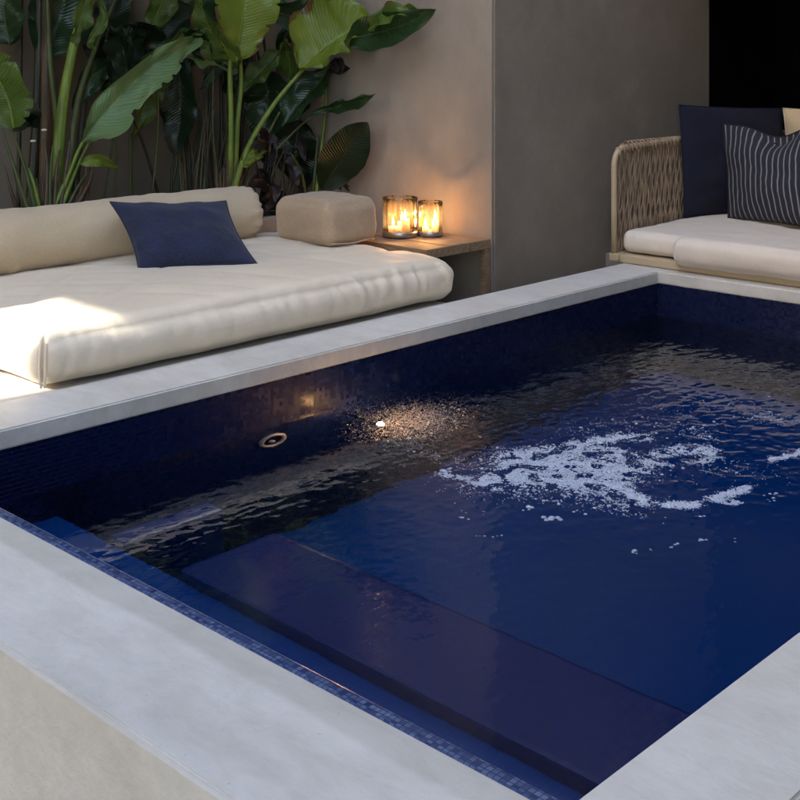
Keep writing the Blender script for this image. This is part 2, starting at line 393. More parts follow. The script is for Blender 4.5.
# timber cladding on the near long side
bm = bmesh.new()
for k in range(5): box(bm, OX0+.03, OX1, OY0-.014, OY0-.0025, -.6 + k*.1195, -.6 + k*.1195 + .1165, bev=.001)
obj('timber_cladding', bm, M['clad'], pool)
bm = bmesh.new()
tx0, tx1, ty0, ty1 = X0-.005, X1+.005, Y0-.005, Y1+.005
box(bm, tx0-.03, tx0, ty0-.03, ty1+.03, -1.3, -.0565); box(bm, tx1, tx1+.03, ty0-.03, ty1+.03, -1.3, -.0565)
box(bm, tx0, tx1, ty0-.03, ty0, -1.3, -.0565); box(bm, tx0, tx1, ty1, ty1+.03, -1.3, -.0565)
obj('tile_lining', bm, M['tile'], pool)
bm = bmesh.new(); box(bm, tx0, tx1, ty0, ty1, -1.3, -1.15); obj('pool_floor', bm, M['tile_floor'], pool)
bm = bmesh.new(); box(bm, X0-.021, X0+.004, Y0+.01, Y1-.002, -.05, .003, bev=.003); obj('tile_edge', bm, M['tile_edge'], pool)
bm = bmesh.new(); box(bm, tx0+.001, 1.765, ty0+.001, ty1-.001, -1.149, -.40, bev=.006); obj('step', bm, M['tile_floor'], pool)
bm = bmesh.new(); box(bm, 1.766, 2.078, ty0+.001, 2.44, -1.149, -.345, bev=.014); box(bm, 1.766, 2.085, 2.665, 2.742, -1.149, -.352, bev=.012)
obj('bench', bm, M['tile_bench'], pool)
# jet and lamp on the far long wall
def disc_ring(bm, c, R_, r, n=40):
    k = 10
    rings = []
    for i in range(n):
        a = 2*math.pi*i/n; d = Vector((math.cos(a), 0, math.sin(a)))
        rings.append([bm.verts.new(Vector(c) + d*(R_ + r*math.cos(2*math.pi*j/k)) + Vector((0, -r*.8*math.sin(2*math.pi*j/k), 0))) for j in range(k)])
    for i in range(n):
        for j in range(k): bm.faces.new((rings[i][j], rings[(i+1) % n][j], rings[(i+1) % n][(j+1) % k], rings[i][(j+1) % k]))
def disc(bm, c, R_, dy=0, n=32):
    ce = bm.verts.new(Vector(c) + Vector((0, dy, 0)))
    ring_ = [bm.verts.new(Vector(c) + Vector((math.cos(2*math.pi*i/n)*R_, 0, math.sin(2*math.pi*i/n)*R_))) for i in range(n)]
    for i in range(n): bm.faces.new((ce, ring_[(i+1) % n], ring_[i]))
bm = bmesh.new(); JC = (2.54, ty1-.004, -.335); disc(bm, JC, .048, 0); jet = obj('jet', bm, M['black'], pool)
bm = bmesh.new(); disc_ring(bm, JC, .048, .009); obj('jet_ring', bm, M['jetwhite'], jet, True)
bm = bmesh.new(); bmesh.ops.create_uvsphere(bm, u_segments=16, v_segments=10, radius=.012, matrix=Matrix.Translation(Vector(JC)+Vector((-.012, -.01, .004)))); obj('nozzle', bm, M['jetwhite'], jet, True)
LC = (2.858, 2.825, -.28)
bm = bmesh.new(); disc(bm, (LC[0], ty1-.004, LC[2]), .011, -.006); pl = obj('pool_light', bm, M['black'], pool, True)
bm = bmesh.new(); tube(bm, [(LC[0], ty1-.004, LC[2]), (LC[0], LC[1]+.016, LC[2])], .005, 10); obj('stem', bm, M['black'], pl, True)
bm = bmesh.new(); lathe(bm, [(.004, -.006), (.012, -.002), (.013, .004), (.004, .008)], 20, (LC[0], LC[1]+.012, LC[2]-.012)); obj('bulb_socket', bm, M['steel'], pl, True)
bm = bmesh.new(); bmesh.ops.create_uvsphere(bm, u_segments=16, v_segments=10, radius=.0095, matrix=Matrix.Translation(LC)); obj('bulb', bm, M['lens'], pl, True)

# ---------------------------------------------------------------- water
def sst(a, b, x):
    t = max(0, min(1, (x-a)/(b-a))); return t*t*(3-2*t)
def wh(x, y):
    calm = .42 + .58*sst(1.5, 2.5, y + .35*(x-2.2))
    churn = math.exp(-(((x-3.05)/.65)**2 + ((y-1.9)/.5)**2))
    h = nz(x*.9, y*1.5, 1, 9)*.0013 + nz(x*.7+3, y*1.5, 5, 20)*.0013 + nz(x*.8+9, y*1.4, 2, 42)*.0007
    h *= (.45 + .55*sst(2.3, 3.1, x))
    h *= calm*1.05*(1 - .6*math.exp(-(((x-2.4)/.35)**2 + ((y-2.75)/.3)**2)))
    h += .0012*nz(x*1.3, y, 3, 40)*math.exp(-(((x-3.1)/.4)**2 + ((y-2.55)/.35)**2))
    h += churn*(nz(x, y, 8, 13)*.0035 + nz(x, y, 4, 34)*.0018)
    h += .0006*nz(x, y, 11, 3)
    return h
bm = bmesh.new(); nx, ny = 700, 410
wx0, wx1, wy0, wy1 = tx0+.0005, tx1-.0005, ty0+.0005, ty1-.0005
gv = [[None]*(ny+1) for _ in range(nx+1)]
for i in range(nx+1):
    for j in range(ny+1):
        x = wx0 + (wx1-wx0)*i/nx; y = wy0 + (wy1-wy0)*j/ny
        gv[i][j] = bm.verts.new((x, y, WZ + wh(x, y)))
for i in range(nx):
    for j in range(ny): bm.faces.new((gv[i][j], gv[i+1][j], gv[i+1][j+1], gv[i][j+1]))
struct(obj('water', bm, M['water'], smooth=True))

# foam: clusters of small bubbles riding on the surface
def grain(vl, fl, p, r, flat=.6, lod=0):
    b = len(vl)
    rings = ((1, 0), (.72, .62)) if lod == 0 else ((1, -.1), (.93, .35), (.68, .72), (.3, .96))
    n = 6 if lod == 0 else 12
    for rr, zz in rings:
        for k in range(n):
            a = 2*math.pi*k/n; vl.append((p[0]+r*rr*math.cos(a), p[1]+r*rr*math.sin(a), p[2]+r*zz*flat))
    vl.append((p[0], p[1], p[2]+r*flat*1.0)); top = len(vl)-1
    for q in range(len(rings)-1):
        for k in range(n): fl.append((b+q*n+k, b+q*n+(k+1) % n, b+(q+1)*n+(k+1) % n, b+(q+1)*n+k))
    q = len(rings)-1
    for k in range(n): fl.append((b+q*n+k, b+q*n+(k+1) % n, top))
vl, fl, FP = [], [], []
strokes = [  # photo-space spines turned into points on the water: (points, half width px, bubbles)
    ([(505, 462), (545, 462), (590, 468), (640, 470)], 15, 2600),
    ([(480, 482), (530, 478), (580, 484), (625, 488)], 9, 1500),
    ([(560, 448), (600, 440), (648, 437)], 5, 650),
    ([(520, 455), (580, 450), (630, 456)], 7, 700),
    ([(655, 455), (690, 449), (718, 455)], 6, 520),
    ([(640, 462), (680, 464), (712, 461)], 3.5, 200),
    ([(600, 487), (628, 494), (652, 503), (690, 506)], 4.5, 800),
    ([(690, 506), (712, 500), (730, 494), (749, 488)], 4, 520),
    ([(725, 503), (740, 503)], 3, 60),
    ([(768, 460), (785, 457), (806, 450)], 2.6, 260),
    ([(438, 474), (465, 478), (500, 484)], 3.5, 130),
    ([(455, 486), (520, 492), (600, 500), (640, 512)], 11, 330),
    ([(560, 430), (640, 425), (720, 430)], 12, 160),
    ([(640, 410), (720, 405), (800, 415)], 14, 110),
    ([(740, 414), (800, 422)], 6, 90),
    ([(690, 432), (710, 440)], 6, 60),
    ([(400, 440), (450, 462), (480, 470)], 10, 90),
    ([(700, 475), (740, 470), (790, 480)], 12, 60)]
for pts, hw, n in strokes:
    cv = cat([(a, b, 0) for a, b in pts], 40)
    k = 0
    while k < n*4:
        k += 1
        c = cv[random.randrange(40)]
        px = c.x + random.gauss(0, 1)*hw*.9 + random.uniform(-3, 3); py = c.y + random.gauss(0, 1)*hw*.45
        p = at(px, py, z=WZ)
        if nz(p.x, p.y, 2, 18) < -.14 and random.random() < .9: continue
        if nz(p.x, p.y, 6, 50) < -.2 and random.random() < .7: continue
        if not (wx0+.01 < p.x < wx1-.01 and wy0+.01 < p.y < wy1-.01): continue
        r = random.uniform(.0009, .0025) if random.random() < .975 else random.uniform(.003, .006)
        FP.append((p.x, p.y))
        grain(vl, fl, (p.x, p.y, WZ + wh(p.x, p.y) + random.uniform(-.0006, .001)), r, random.uniform(.3, .8))
for px, py, r, n in [(530, 509, .012, 5), (551, 518, .014, 7), (495, 536, .009, 4), (478, 536, .006, 3), (462, 517, .007, 4), (461, 510, .006, 2), (484, 512, .005, 3),
                     (636, 552, .009, 5), (652, 550, .006, 3), (673, 546, .007, 4), (704, 539, .007, 4), (739, 539, .005, 2), (575, 512, .008, 4), (600, 505, .008, 5),
                     (447, 471, .012, 7), (405, 465, .007, 3), (700, 516, .007, 4), (770, 494, .01, 5), (768, 500, .006, 3), (620, 431, .008, 4), (655, 424, .007, 3)]:
    for q in range(n):
        p = at(px + random.gauss(0, 4), py + random.gauss(0, 1.6), z=WZ)
        grain(vl, fl, (p.x, p.y, WZ + wh(p.x, p.y) - .001), r*random.uniform(.3, .75), .55, 1)
# film of froth under the thick parts of the foam
cells = {}
for gx, gy in FP: cells[(int(gx/.004), int(gy/.004))] = cells.get((int(gx/.004), int(gy/.004)), 0) + 1
def dens(a, b): return sum(cells.get((a+u, b+v), 0) for u in (-1, 0, 1) for v in (-1, 0, 1))
vi = {}
def fv(a, b):
    if (a, b) not in vi:
        x, y = a*.004, b*.004; vl.append((x + .0015*nz(x, y, 1, 300), y + .0015*nz(x, y, 5, 300), WZ + wh(x, y) + .0006 + .0012*max(0, nz(x, y, 3, 120)))); vi[(a, b)] = len(vl)-1
    return vi[(a, b)]
for (a, b) in list(cells):
    if dens(a, b) >= 5: fl.append((fv(a, b), fv(a+1, b), fv(a+1, b+1), fv(a, b+1)))
# fine bubbles added round the lit lamp to spread its warm glow
al, af = [], []
for q in range(8000):
    bx, by, bz = 2.90 + random.gauss(0, .09) + abs(random.gauss(0, .10)), min(2.985, 2.79 + random.gauss(0, .075)), random.uniform(-.40, -.212)
    grain(al, af, (bx, by, bz), random.uniform(.0007, .0016), .8)
me = bpy.data.meshes.new('glow_bubbles'); me.from_pydata(al, [], af); me.update()
for p in me.polygons: p.use_smooth = True
M['air'] = mat('glow_bubble', (.95, .95, .95), .5, Metallic=1)
o = link('glow_bubbles', me, M['air']); o['kind'] = 'stuff'; o['label'] = 'fine bubbles added to catch the warm pool lamp'; o['category'] = 'bubbles'
me = bpy.data.meshes.new('foam'); me.from_pydata(vl, [], fl); me.update()
for p in me.polygons: p.use_smooth = True
o = link('foam', me, M['foam']); o['kind'] = 'stuff'; o['label'] = 'white foam and bubbles churned up on the pool water'; o['category'] = 'foam'

# ---------------------------------------------------------------- soft furnishings
def soft_box(x0, x1, y0, y1, z0, z1, r, puff=.02, wr=None, nu=(60, 40, 10), bm=None):
    own = bm is None
    if own: bm = bmesh.new()
    h = Vector(((x1-x0)/2, (y1-y0)/2, (z1-z0)/2)); c = Vector(((x0+x1)/2, (y0+y1)/2, (z0+z1)/2))
    def sp(n, hh):   # denser near the rounded edges
        out = []
        e = max(3, n//6); rr = min(r*1.3, hh*.9)
        for i in range(e): out.append(-1 + (i/e)*rr/hh)
        for i in range(n-2*e+1): out.append(-1 + rr/hh + (2-2*rr/hh)*i/(n-2*e))
        for i in range(e): out.append(1 - rr/hh + (i+1)/e*rr/hh)
        return out
    S = [sp(nu[0], h.x), sp(nu[1], h.y), sp(nu[2], h.z)]
    new = []
    for ax in range(3):
        u, v = (ax+1) % 3, (ax+2) % 3
        for sgn in (-1, 1):
            g = []
            for a in S[u]:
                row = []
                for b in S[v]:
                    q = Vector((0, 0, 0)); q[ax] = sgn; q[u] = a; q[v] = b
                    p = Vector((q.x*h.x, q.y*h.y, q.z*h.z)); inn = Vector([max(-(h[k]-r), min(h[k]-r, p[k])) for k in range(3)])
                    d = p - inn
                    n = d.normalized() if d.length > 1e-9 else Vector((0, 0, 0))
                    p2 = inn + n*r
                    fx, fy, fz = 1-abs(q.x)**2.5, 1-abs(q.y)**2.5, 1-abs(q.z)**2
                    p2.z += (puff if q.z > 0 else puff*.1)*fx**.5*fy**.5*q.z if fx > 0 and fy > 0 else 0
                    if fz > 0:
                        p2.y += puff*.5*fz*max(fx, 0)**.5*(abs(q.y) ** 3)*(1 if q.y > 0 else -1)
                        p2.x += puff*.5*fz*max(fy, 0)**.5*(abs(q.x) ** 3)*(1 if q.x > 0 else -1)
                    w = c + p2
                    if wr: w += n*wr(w, n)
                    row.append(bm.verts.new(w))
                g.append(row)
            for i in range(len(g)-1):
                for j in range(len(g[0])-1):
                    f = (g[i][j], g[i+1][j], g[i+1][j+1], g[i][j+1])
                    bm.faces.new(f if sgn > 0 else f[::-1])
            for row in g: new += row
    bmesh.ops.remove_doubles(bm, verts=new, dist=2e-4)
    return bm

def wr_mattress(p, n):
    w = .007*nz(p.x, p.y, p.z, 3) + .003*nz(p.x, p.y, p.z, 9)
    front = sst(.2, .9, -n.y)                                   # vertical gathers along the front, strongest to the right
    ga = nz(p.x*26 + 2*nz(p.x, p.z, 0, 5), p.z*3, 4) ; ga = max(0, ga)**1.0
    amt = .35 + .9*sst(2.7, 3.4, p.x) + .5*(1-sst(1.9, 2.15, p.x))
    w += front*.016*ga*amt*sst(-.02, .1, p.z)
    rid = (1-abs(nz(p.x*8 + .8*nz(p.x, p.z, 0, 4), p.z*2.2, 4)))**9
    w -= front*.005*rid*(.5+amt)*sst(-.01, .08, p.z)
    w -= .0055*(1-abs(nz(p.x*1.7 - p.y*1.9, p.y*1.1 + p.x*.6, 17)))**14*max(n.z, 0)
    w -= .004*(1-abs(nz(p.x*3.1 + p.y*2.4, p.y*1.3, 27)))**16*max(n.z, 0)
    w += .010*abs(nz(p.x*2.2 - p.y*1.1, p.y*4.5, 7))*max(n.z, 0) + .004*abs(nz(p.x*6 + p.y*6, p.x*2, 5))*max(n.z, 0)
    w += .006*abs(nz(p.x*7 + p.y*3, p.y*9, 2))*sst(3.0, 3.6, p.x)*max(n.z, 0)
    side = sst(.3, .9, -n.x); w += side*.012*max(0, nz(p.y*20, p.z*4, 9))
    side = sst(.3, .9, n.x); w += side*.026*max(0, nz(p.y*24, p.z*4, 3))
    # pinched corner pleat at the near left corner
    dx = (p.x-1.875) ; dy = (p.y-3.265)
    w -= .018*math.exp(-((dx*.7+dy*.7)**2 + (dx-dy)**2*6)/.0006)
    return w
daybed = thing('daybed', 'wide daybed with cream cotton mattress beside the pool coping', 'daybed')
bm = soft_box(1.848, 3.735, 3.243, 4.36, .002, .160, .068, .038, wr_mattress, (220, 110, 26))
mt = obj('mattress', bm, M['cream'], daybed, True)
def rail(bm, pts, r): tube(bm, pts, r, 8)
# corner pleats and piping seams
bm = bmesh.new()
tube(bm, cat([(1.862, 3.252, .145), (1.852, 3.243, .10), (1.850, 3.240, .05), (1.858, 3.245, .012)], 20), [.004]*20, 8)
tube(bm, cat([(1.876, 3.246, .140), (1.868, 3.238, .10), (1.866, 3.236, .05), (1.868, 3.242, .012)], 20), [.0045]*20, 8)
obj('seam', bm, M['cream'], mt, True)
mbox('base', M['white'], daybed, 1.0, 3.70, 3.250, 4.39, -.6, -.012, bev=.006)
settle(daybed, (2.5, 3.8, -.6))

def bolster(name, x0, x1, yc, zc, r, m, label):
    bm = bmesh.new(); N = 110; n = 56; rings = []
    for i in range(N+1):
        t = i/N; x = x0 + (x1-x0)*t
        e = min(t*(x1-x0), (1-t)*(x1-x0))
        rr = r*min(1, (1-(1-min(1, e/(r*.62)))**2.6)**.5 if e < r*.62 else 1)
        row = []
        for k in range(n):
            a = 2*math.pi*k/n
            sag = 1.0
            w = .006*nz(x*4, math.cos(a), math.sin(a)) - .005*(1-abs(nz(x*4.5 + .5*a, a*.4, 8)))**10 + .004*max(0, nz(x*16, math.cos(a)*1.5, math.sin(a)*1.5))
            endf = math.exp(-(e/.09)**2); w += endf*.008*math.sin(a*17 + 3*nz(x, a, 0, 3))
            # slack folds low at the left end
            w += .016*math.exp(-((x - x0 - .16 - .05*math.sin(a*2))/.018)**2)*max(0, -math.sin(a+.3))*max(0, -math.cos(a)*1)
            z = math.sin(a)*(rr+w); y = math.cos(a)*(rr+w)
            z = max(z, -r*.90)
            row.append(bm.verts.new((x, yc + y*1.03, zc + z)))
        rings.append(row)
    for i in range(N):
        for k in range(n): bm.faces.new((rings[i][k], rings[i][(k+1) % n], rings[i+1][(k+1) % n], rings[i+1][k]))
    bm.faces.new(rings[0]); bm.faces.new(rings[-1][::-1]); bmesh.ops.recalc_face_normals(bm, faces=bm.faces)
    return tag(obj(name, bm, m, None, True), label, 'bolster')
bolster('bolster', 2.06, 3.475, 4.235, .292, .124, M['bolster'], 'long sand coloured round bolster along the back of the daybed')
def wr_cube(p, n):
    w = .006*nz(p.x, p.y, p.z, 8) + .003*nz(p.x, p.y, p.z, 22)
    w += .006*max(0, nz(p.x*18+p.y*18, p.z*5, 1))*(1-abs(n.z))*sst(.30, .17, p.z)
    return w
cu = obj('block_cushion', soft_box(3.475, 3.775, 3.735, 4.10, .182, .368, .045, .018, wr_cube, (40, 44, 26)), M['bolster2'], None, True)
tag(cu, 'boxy tan cotton cushion between the bolster and the candles', 'cushion')
bm = bmesh.new()
tube(bm, cat([(3.49, 3.733, .20), (3.60, 3.728, .192), (3.70, 3.733, .198), (3.765, 3.76, .19)], 20), .0035, 6)
obj('piping', bm, M['bolster2'], cu, True)

def pillow(name, c00, c10, c11, c01, th, m, label, cat_='cushion', pinch=.05, seed=0, fold=0, nrm_flip=1):
    """corners: bottom left, bottom right, top right, top left"""
    c00, c10, c11, c01 = map(Vector, (c00, c10, c11, c01))
    nrm = ((c10-c00).cross(c01-c00)).normalized()*nrm_flip
    N = 46; bm = bmesh.new(); uv = bm.loops.layers.uv.new('UVMap'); sides = []
    cen = (c00+c10+c11+c01)/4
    for s in (1, -1):
        g = []
        for i in range(N+1):
            row = []
            for j in range(N+1):
                u, v = i/N, j/N
                # edges draw in between the corners
                eu = 4*v*(1-v)*pinch; ev = 4*u*(1-u)*pinch
                uu = eu + u*(1-2*eu); vv = ev + v*(1-2*ev)
                p = c00*(1-uu)*(1-vv) + c10*uu*(1-vv) + c11*uu*vv + c01*(1-uu)*vv
                f = (max(0, 1-abs(2*u-1)**2.2)*max(0, 1-abs(2*v-1)**2.2))**.62
                w = f*th*.5*(1 + .12*nz(u*2.2+seed, v*2.2, s)) + (.014*nz(u*5+seed, v*5, s) + .010*abs(nz(u*9+v*6, v*5+seed, 2)))*f**.4
                if fold: w -= fold*th*math.exp(-((u-.5)/.16)**2)*sst(.55, 1, v)
                p = p + nrm*s*max(w, 0) + (cen-p)*0
                if fold: p.z -= fold*.13*math.exp(-((u-.5)/.2)**2)*sst(.7, 1, v)
                row.append((bm.verts.new(p), (u, v)))
            g.append(row)
        for i in range(N):
            for j in range(N):
                q = [g[i][j], g[i+1][j], g[i+1][j+1], g[i][j+1]]
                if s < 0: q = q[::-1]
                fc = bm.faces.new([a[0] for a in q])
                for lp, a in zip(fc.loops, q): lp[uv].uv = a[1]
    bmesh.ops.remove_doubles(bm, verts=bm.verts, dist=1e-5)
    o = obj(name, bm, m, None, True); tag(o, label, cat_)
    # welted seam round the rim
    ed = []
    for k in range(4*24):
        s_, t_ = divmod(k, 24); t_ /= 24
        u, v = [(t_, 0), (1, t_), (1-t_, 1), (0, 1-t_)][s_]
        eu = 4*v*(1-v)*pinch; ev = 4*u*(1-u)*pinch; uu = eu + u*(1-2*eu); vv = ev + v*(1-2*ev)
        p = c00*(1-uu)*(1-vv) + c10*uu*(1-vv) + c11*uu*vv + c01*(1-uu)*vv
        if fold: p.z -= fold*.13*math.exp(-((u-.5)/.2)**2)*sst(.7, 1, v)
        ed.append(p)
    ed.append(ed[0]); bm = bmesh.new(); tube(bm, ed, .0035, 6, False); obj('piping', bm, m, o, True)
    return o
pillow('throw_pillow', at(139, 271, y=3.86), at(258, 265, z=.195), at(226, 201, y=4.03), at(110, 202, y=4.10), .17, M['navy'],
       'navy linen throw pillow leaning on the bolster of the daybed', pinch=.045, seed=3)

# ---------------------------------------------------------------- side table and candles
table = thing('side_table', 'weathered wooden side table holding candles between daybed and wall', 'table')
TX0, TX1, TY0, TY1, TZ = 3.80, 4.225, 3.475, 3.98, .168
bm = bmesh.new()
for k in range(3):
    a = TX0 + (TX1-TX0)*k/3; box(bm, a+.001, a+(TX1-TX0)/3-.001, TY0, TY1, TZ-.042, TZ + .0015*(k % 2), bev=.004)
obj('table_top', bm, M['wood'], table)
for x, y in ((TX0+.03, TY0+.02), (TX1-.022, TY0+.018), (TX0+.03, TY1-.03), (TX1-.03, TY1-.03)):
    mbox('leg', M['wood'], table, x-.017, x+.017, y-.016, y+.016, -.6, TZ-.043, bev=.002)
bm = bmesh.new(); box(bm, TX0+.035, TX1-.08, TY1-.04, TY1-.028, -.55, TZ-.05); obj('back_panel', bm, M['wood'], table)
settle(table, (4.0, 3.7, -.6))

def votive(c, r, h, label, nfl):
    t = thing('candle_holder', label, 'candle holder', 'candle holders on the side table')
    x, y, z = c; n = 72
    bm = bmesh.new(); rings = []
    prof = [(1, .15), (1.0, .35), (1.01, .6), (1.01, .85), (1.03, 1.0), (.97, 1.0), (.95, .85), (.95, .6), (.94, .35), (.94, .15)]
    for f, g in prof:
        rings.append([bm.verts.new((x + r*f*(1+.018*math.cos(k*12*2*math.pi/n))*math.cos(2*math.pi*k/n), y + r*f*(1+.018*math.cos(k*12*2*math.pi/n))*math.sin(2*math.pi*k/n), z + h*g)) for k in range(n)])
    for i in range(len(rings)):
        a, b = rings[i], rings[(i+1) % len(rings)]
        for k in range(n): bm.faces.new((a[k], a[(k+1) % n], b[(k+1) % n], b[k]))
    bmesh.ops.recalc_face_normals(bm, faces=bm.faces)
    g = obj('glass', bm, M['amber'], t, True)
    bm = bmesh.new(); lathe(bm, [(r*.94, .001), (r*1.04, .004), (r*1.05, h*.13), (r*.99, h*.155), (r*.90, h*.15), (r*.88, h*.05), (0.001, h*.05)], 48, c); obj('base', bm, M['tin'], t, True)
    for k in range(nfl):
        a = 2.6 + 2*math.pi*k/nfl; q = r*.42 if nfl > 1 else 0
        cx, cy = x + q*math.cos(a), y + q*math.sin(a)
        wz = h*(.26 + .10*((k*2) % 3))
        bm = bmesh.new(); lathe(bm, [(r*.26, h*.06), (r*.27, wz), (r*.22, wz-.002), (.001, wz-.004)], 24, (cx, cy, z)); ca = obj('candle', bm, M['wax'], t, True)
        bm = bmesh.new(); lathe(bm, [(.0008, wz-.002), (.004, wz+.006), (.0065, wz+.014), (.0055, wz+.024), (.0025, wz+.036), (.0004, wz+.046)], 16, (cx, cy, z)); obj('flame', bm, M['flame'], ca, True)
        ld = bpy.data.lights.new('candle_glow', 'POINT'); ld.energy = CANDLE/nfl; ld.color = (1, .58, .30); ld.shadow_soft_size = .012
        lo = bpy.data.objects.new('candle_glow', ld); C.objects.link(lo); lo.location = (cx, cy, z+wz+.022); lo.parent = t
    settle(t, c)
CANDLE = .6
votive((3.990, 3.815, TZ+.002), .078, .178, 'wider amber glass candle holder with flames next to the block cushion', 3)
votive((4.095, 3.725, TZ+.002), .055, .158, 'smaller amber glass candle holder nearer the wall corner', 2)

# ---------------------------------------------------------------- sofa on the right
sofa = thing('rope_sofa', 'low outdoor sofa with woven rope arm and ivory cushions', 'sofa')
SY = 3.296
bm = bmesh.new(); box(bm, 4.925, 6.35, SY-.035, SY+.02, 0.0015, .042, bev=.008); box(bm, 4.925, 4.975, 1.0, SY-.036, .0015, .042, bev=.008); box(bm, 6.28, 6.35, 1.0, SY-.036, .0015, .042, bev=.008); box(bm, 4.976, 6.279, 1.0, SY-.036, .02, .04)
obj('base_frame', bm, M['beige_tube'], sofa)
rt = at(679, 134.5, y=SY)
zt = .545
path = [(4.94, SY, .03), (4.94, SY, .25), (4.94, SY, zt-.10)] + [(4.94+.085-.085*math.cos(a), SY, zt-.085+.085*math.sin(a)) for a in [math.pi/2*k/8 for k in range(1, 9)]] + [(5.4, SY, zt+.012), (6.0, SY, zt+.02), (6.32, SY, zt+.02)]
bm = bmesh.new(); tube(bm, path, .0145, 12); obj('arm_frame', bm, M['beige_tube'], sofa, True)
bm = bmesh.new()
nr = 112
for k in range(nr):
    x = 4.975 + (6.28-4.975)*k/(nr-1)
    ztop = zt + .012 if x > 5.03 else zt - .085 + math.sqrt(max(0, .085**2-(5.025-x)**2))
    pts = []
    for i in range(26):
        t = i/25; pts.append((x + (.0045 + .002*nz(k, 3))*math.sin(t*math.pi*(4.6 + .5*nz(k, 9)) + (k % 2)*math.pi) + .008*nz(k*.7, t*4), SY + .006*math.sin(t*math.pi*5 + k*1.57), .035 + (ztop-.035)*t))
    tube(bm, pts, .0046*random.uniform(.85, 1.15), 6)
    if k % 3 == 0: tube(bm, cat([(x-.004, SY-.014, ztop-.03), (x-.003, SY-.0165, ztop), (x-.001, SY-.012, ztop+.0125), (x, SY, ztop+.0175), (x+.001, SY+.012, ztop+.0125), (x+.003, SY+.0165, ztop)], 12), .0042, 6)
obj('rope_weave', bm, M['rope'], sofa, True)
bm = bmesh.new(); tube(bm, [(6.32, SY, .04), (6.32, SY, zt+.02)], .0145, 10); tube(bm, [(6.32, SY, zt+.02), (6.32, 1.0, zt+.02)], .0145, 10); tube(bm, [(6.32, 1.0, .04), (6.32, 1.0, zt+.02)], .0145, 10)
for k in range(60): tube(bm, [(6.32, SY-.03-k*.038, .04), (6.32, SY-.03-k*.038, zt+.02)], .006, 5)
obj('back_frame', bm, M['rope'], sofa, True)
def wr_seat(p, n): return .006*nz(p.x, p.y, p.z, 4) + .003*nz(p.x, p.y, p.z, 12) + .006*max(0, nz(p.y*22, p.z*3, 5))*sst(.3, .9, -n.x)
bm = soft_box(4.965, 6.27, 2.70, 3.272, .046, .150, .035, .012, wr_seat, (90, 50, 18))
soft_box(5.44, 6.27, 1.02, 2.695, .046, .150, .035, .012, wr_seat, (60, 80, 18), bm)
obj('seat_cushion', bm, M['ivory'], sofa, True)
obj('front_cushion', soft_box(4.868, 5.56, 1.30, 2.945, .030, .158, .045, .012, wr_seat, (60, 110, 20)), M['ivory'], sofa, True)
settle(sofa, (5.6, 2.2, 0))

def uplift(p, z): p = Vector(p); p.z = z; return p
n0 = at(684, 208, x=5.98); n1 = at(683, 106, x=6.12)
pillow('back_pillow', (5.50, 3.245, .160), (6.20, 3.04, .165), (6.27, 3.09, .70), at(679, 105, y=3.262), .15, M['navy2'],
       'large plain midnight blue back cushion at the rope arm of the sofa', pinch=.012, seed=8)
pillow('striped_pillow', uplift(at(728, 213, x=5.64), .160), uplift(at(838, 219, x=5.52), .160), at(842, 121, x=5.68), at(721, 124, x=5.73), .15, M['stripe'],
       'dark striped throw pillow with pale pinstripes in front of the blue cushion', pinch=.03, seed=5, fold=.45)
pillow('back_pillow', uplift(at(785, 214, x=6.16), .165), uplift(at(905, 214, x=6.12), .165), at(900, 108, x=6.22), at(783, 108, x=6.24), .14, M['bolster'],
       'sand coloured back cushion peeking out behind the striped pillow', pinch=.03, seed=11)

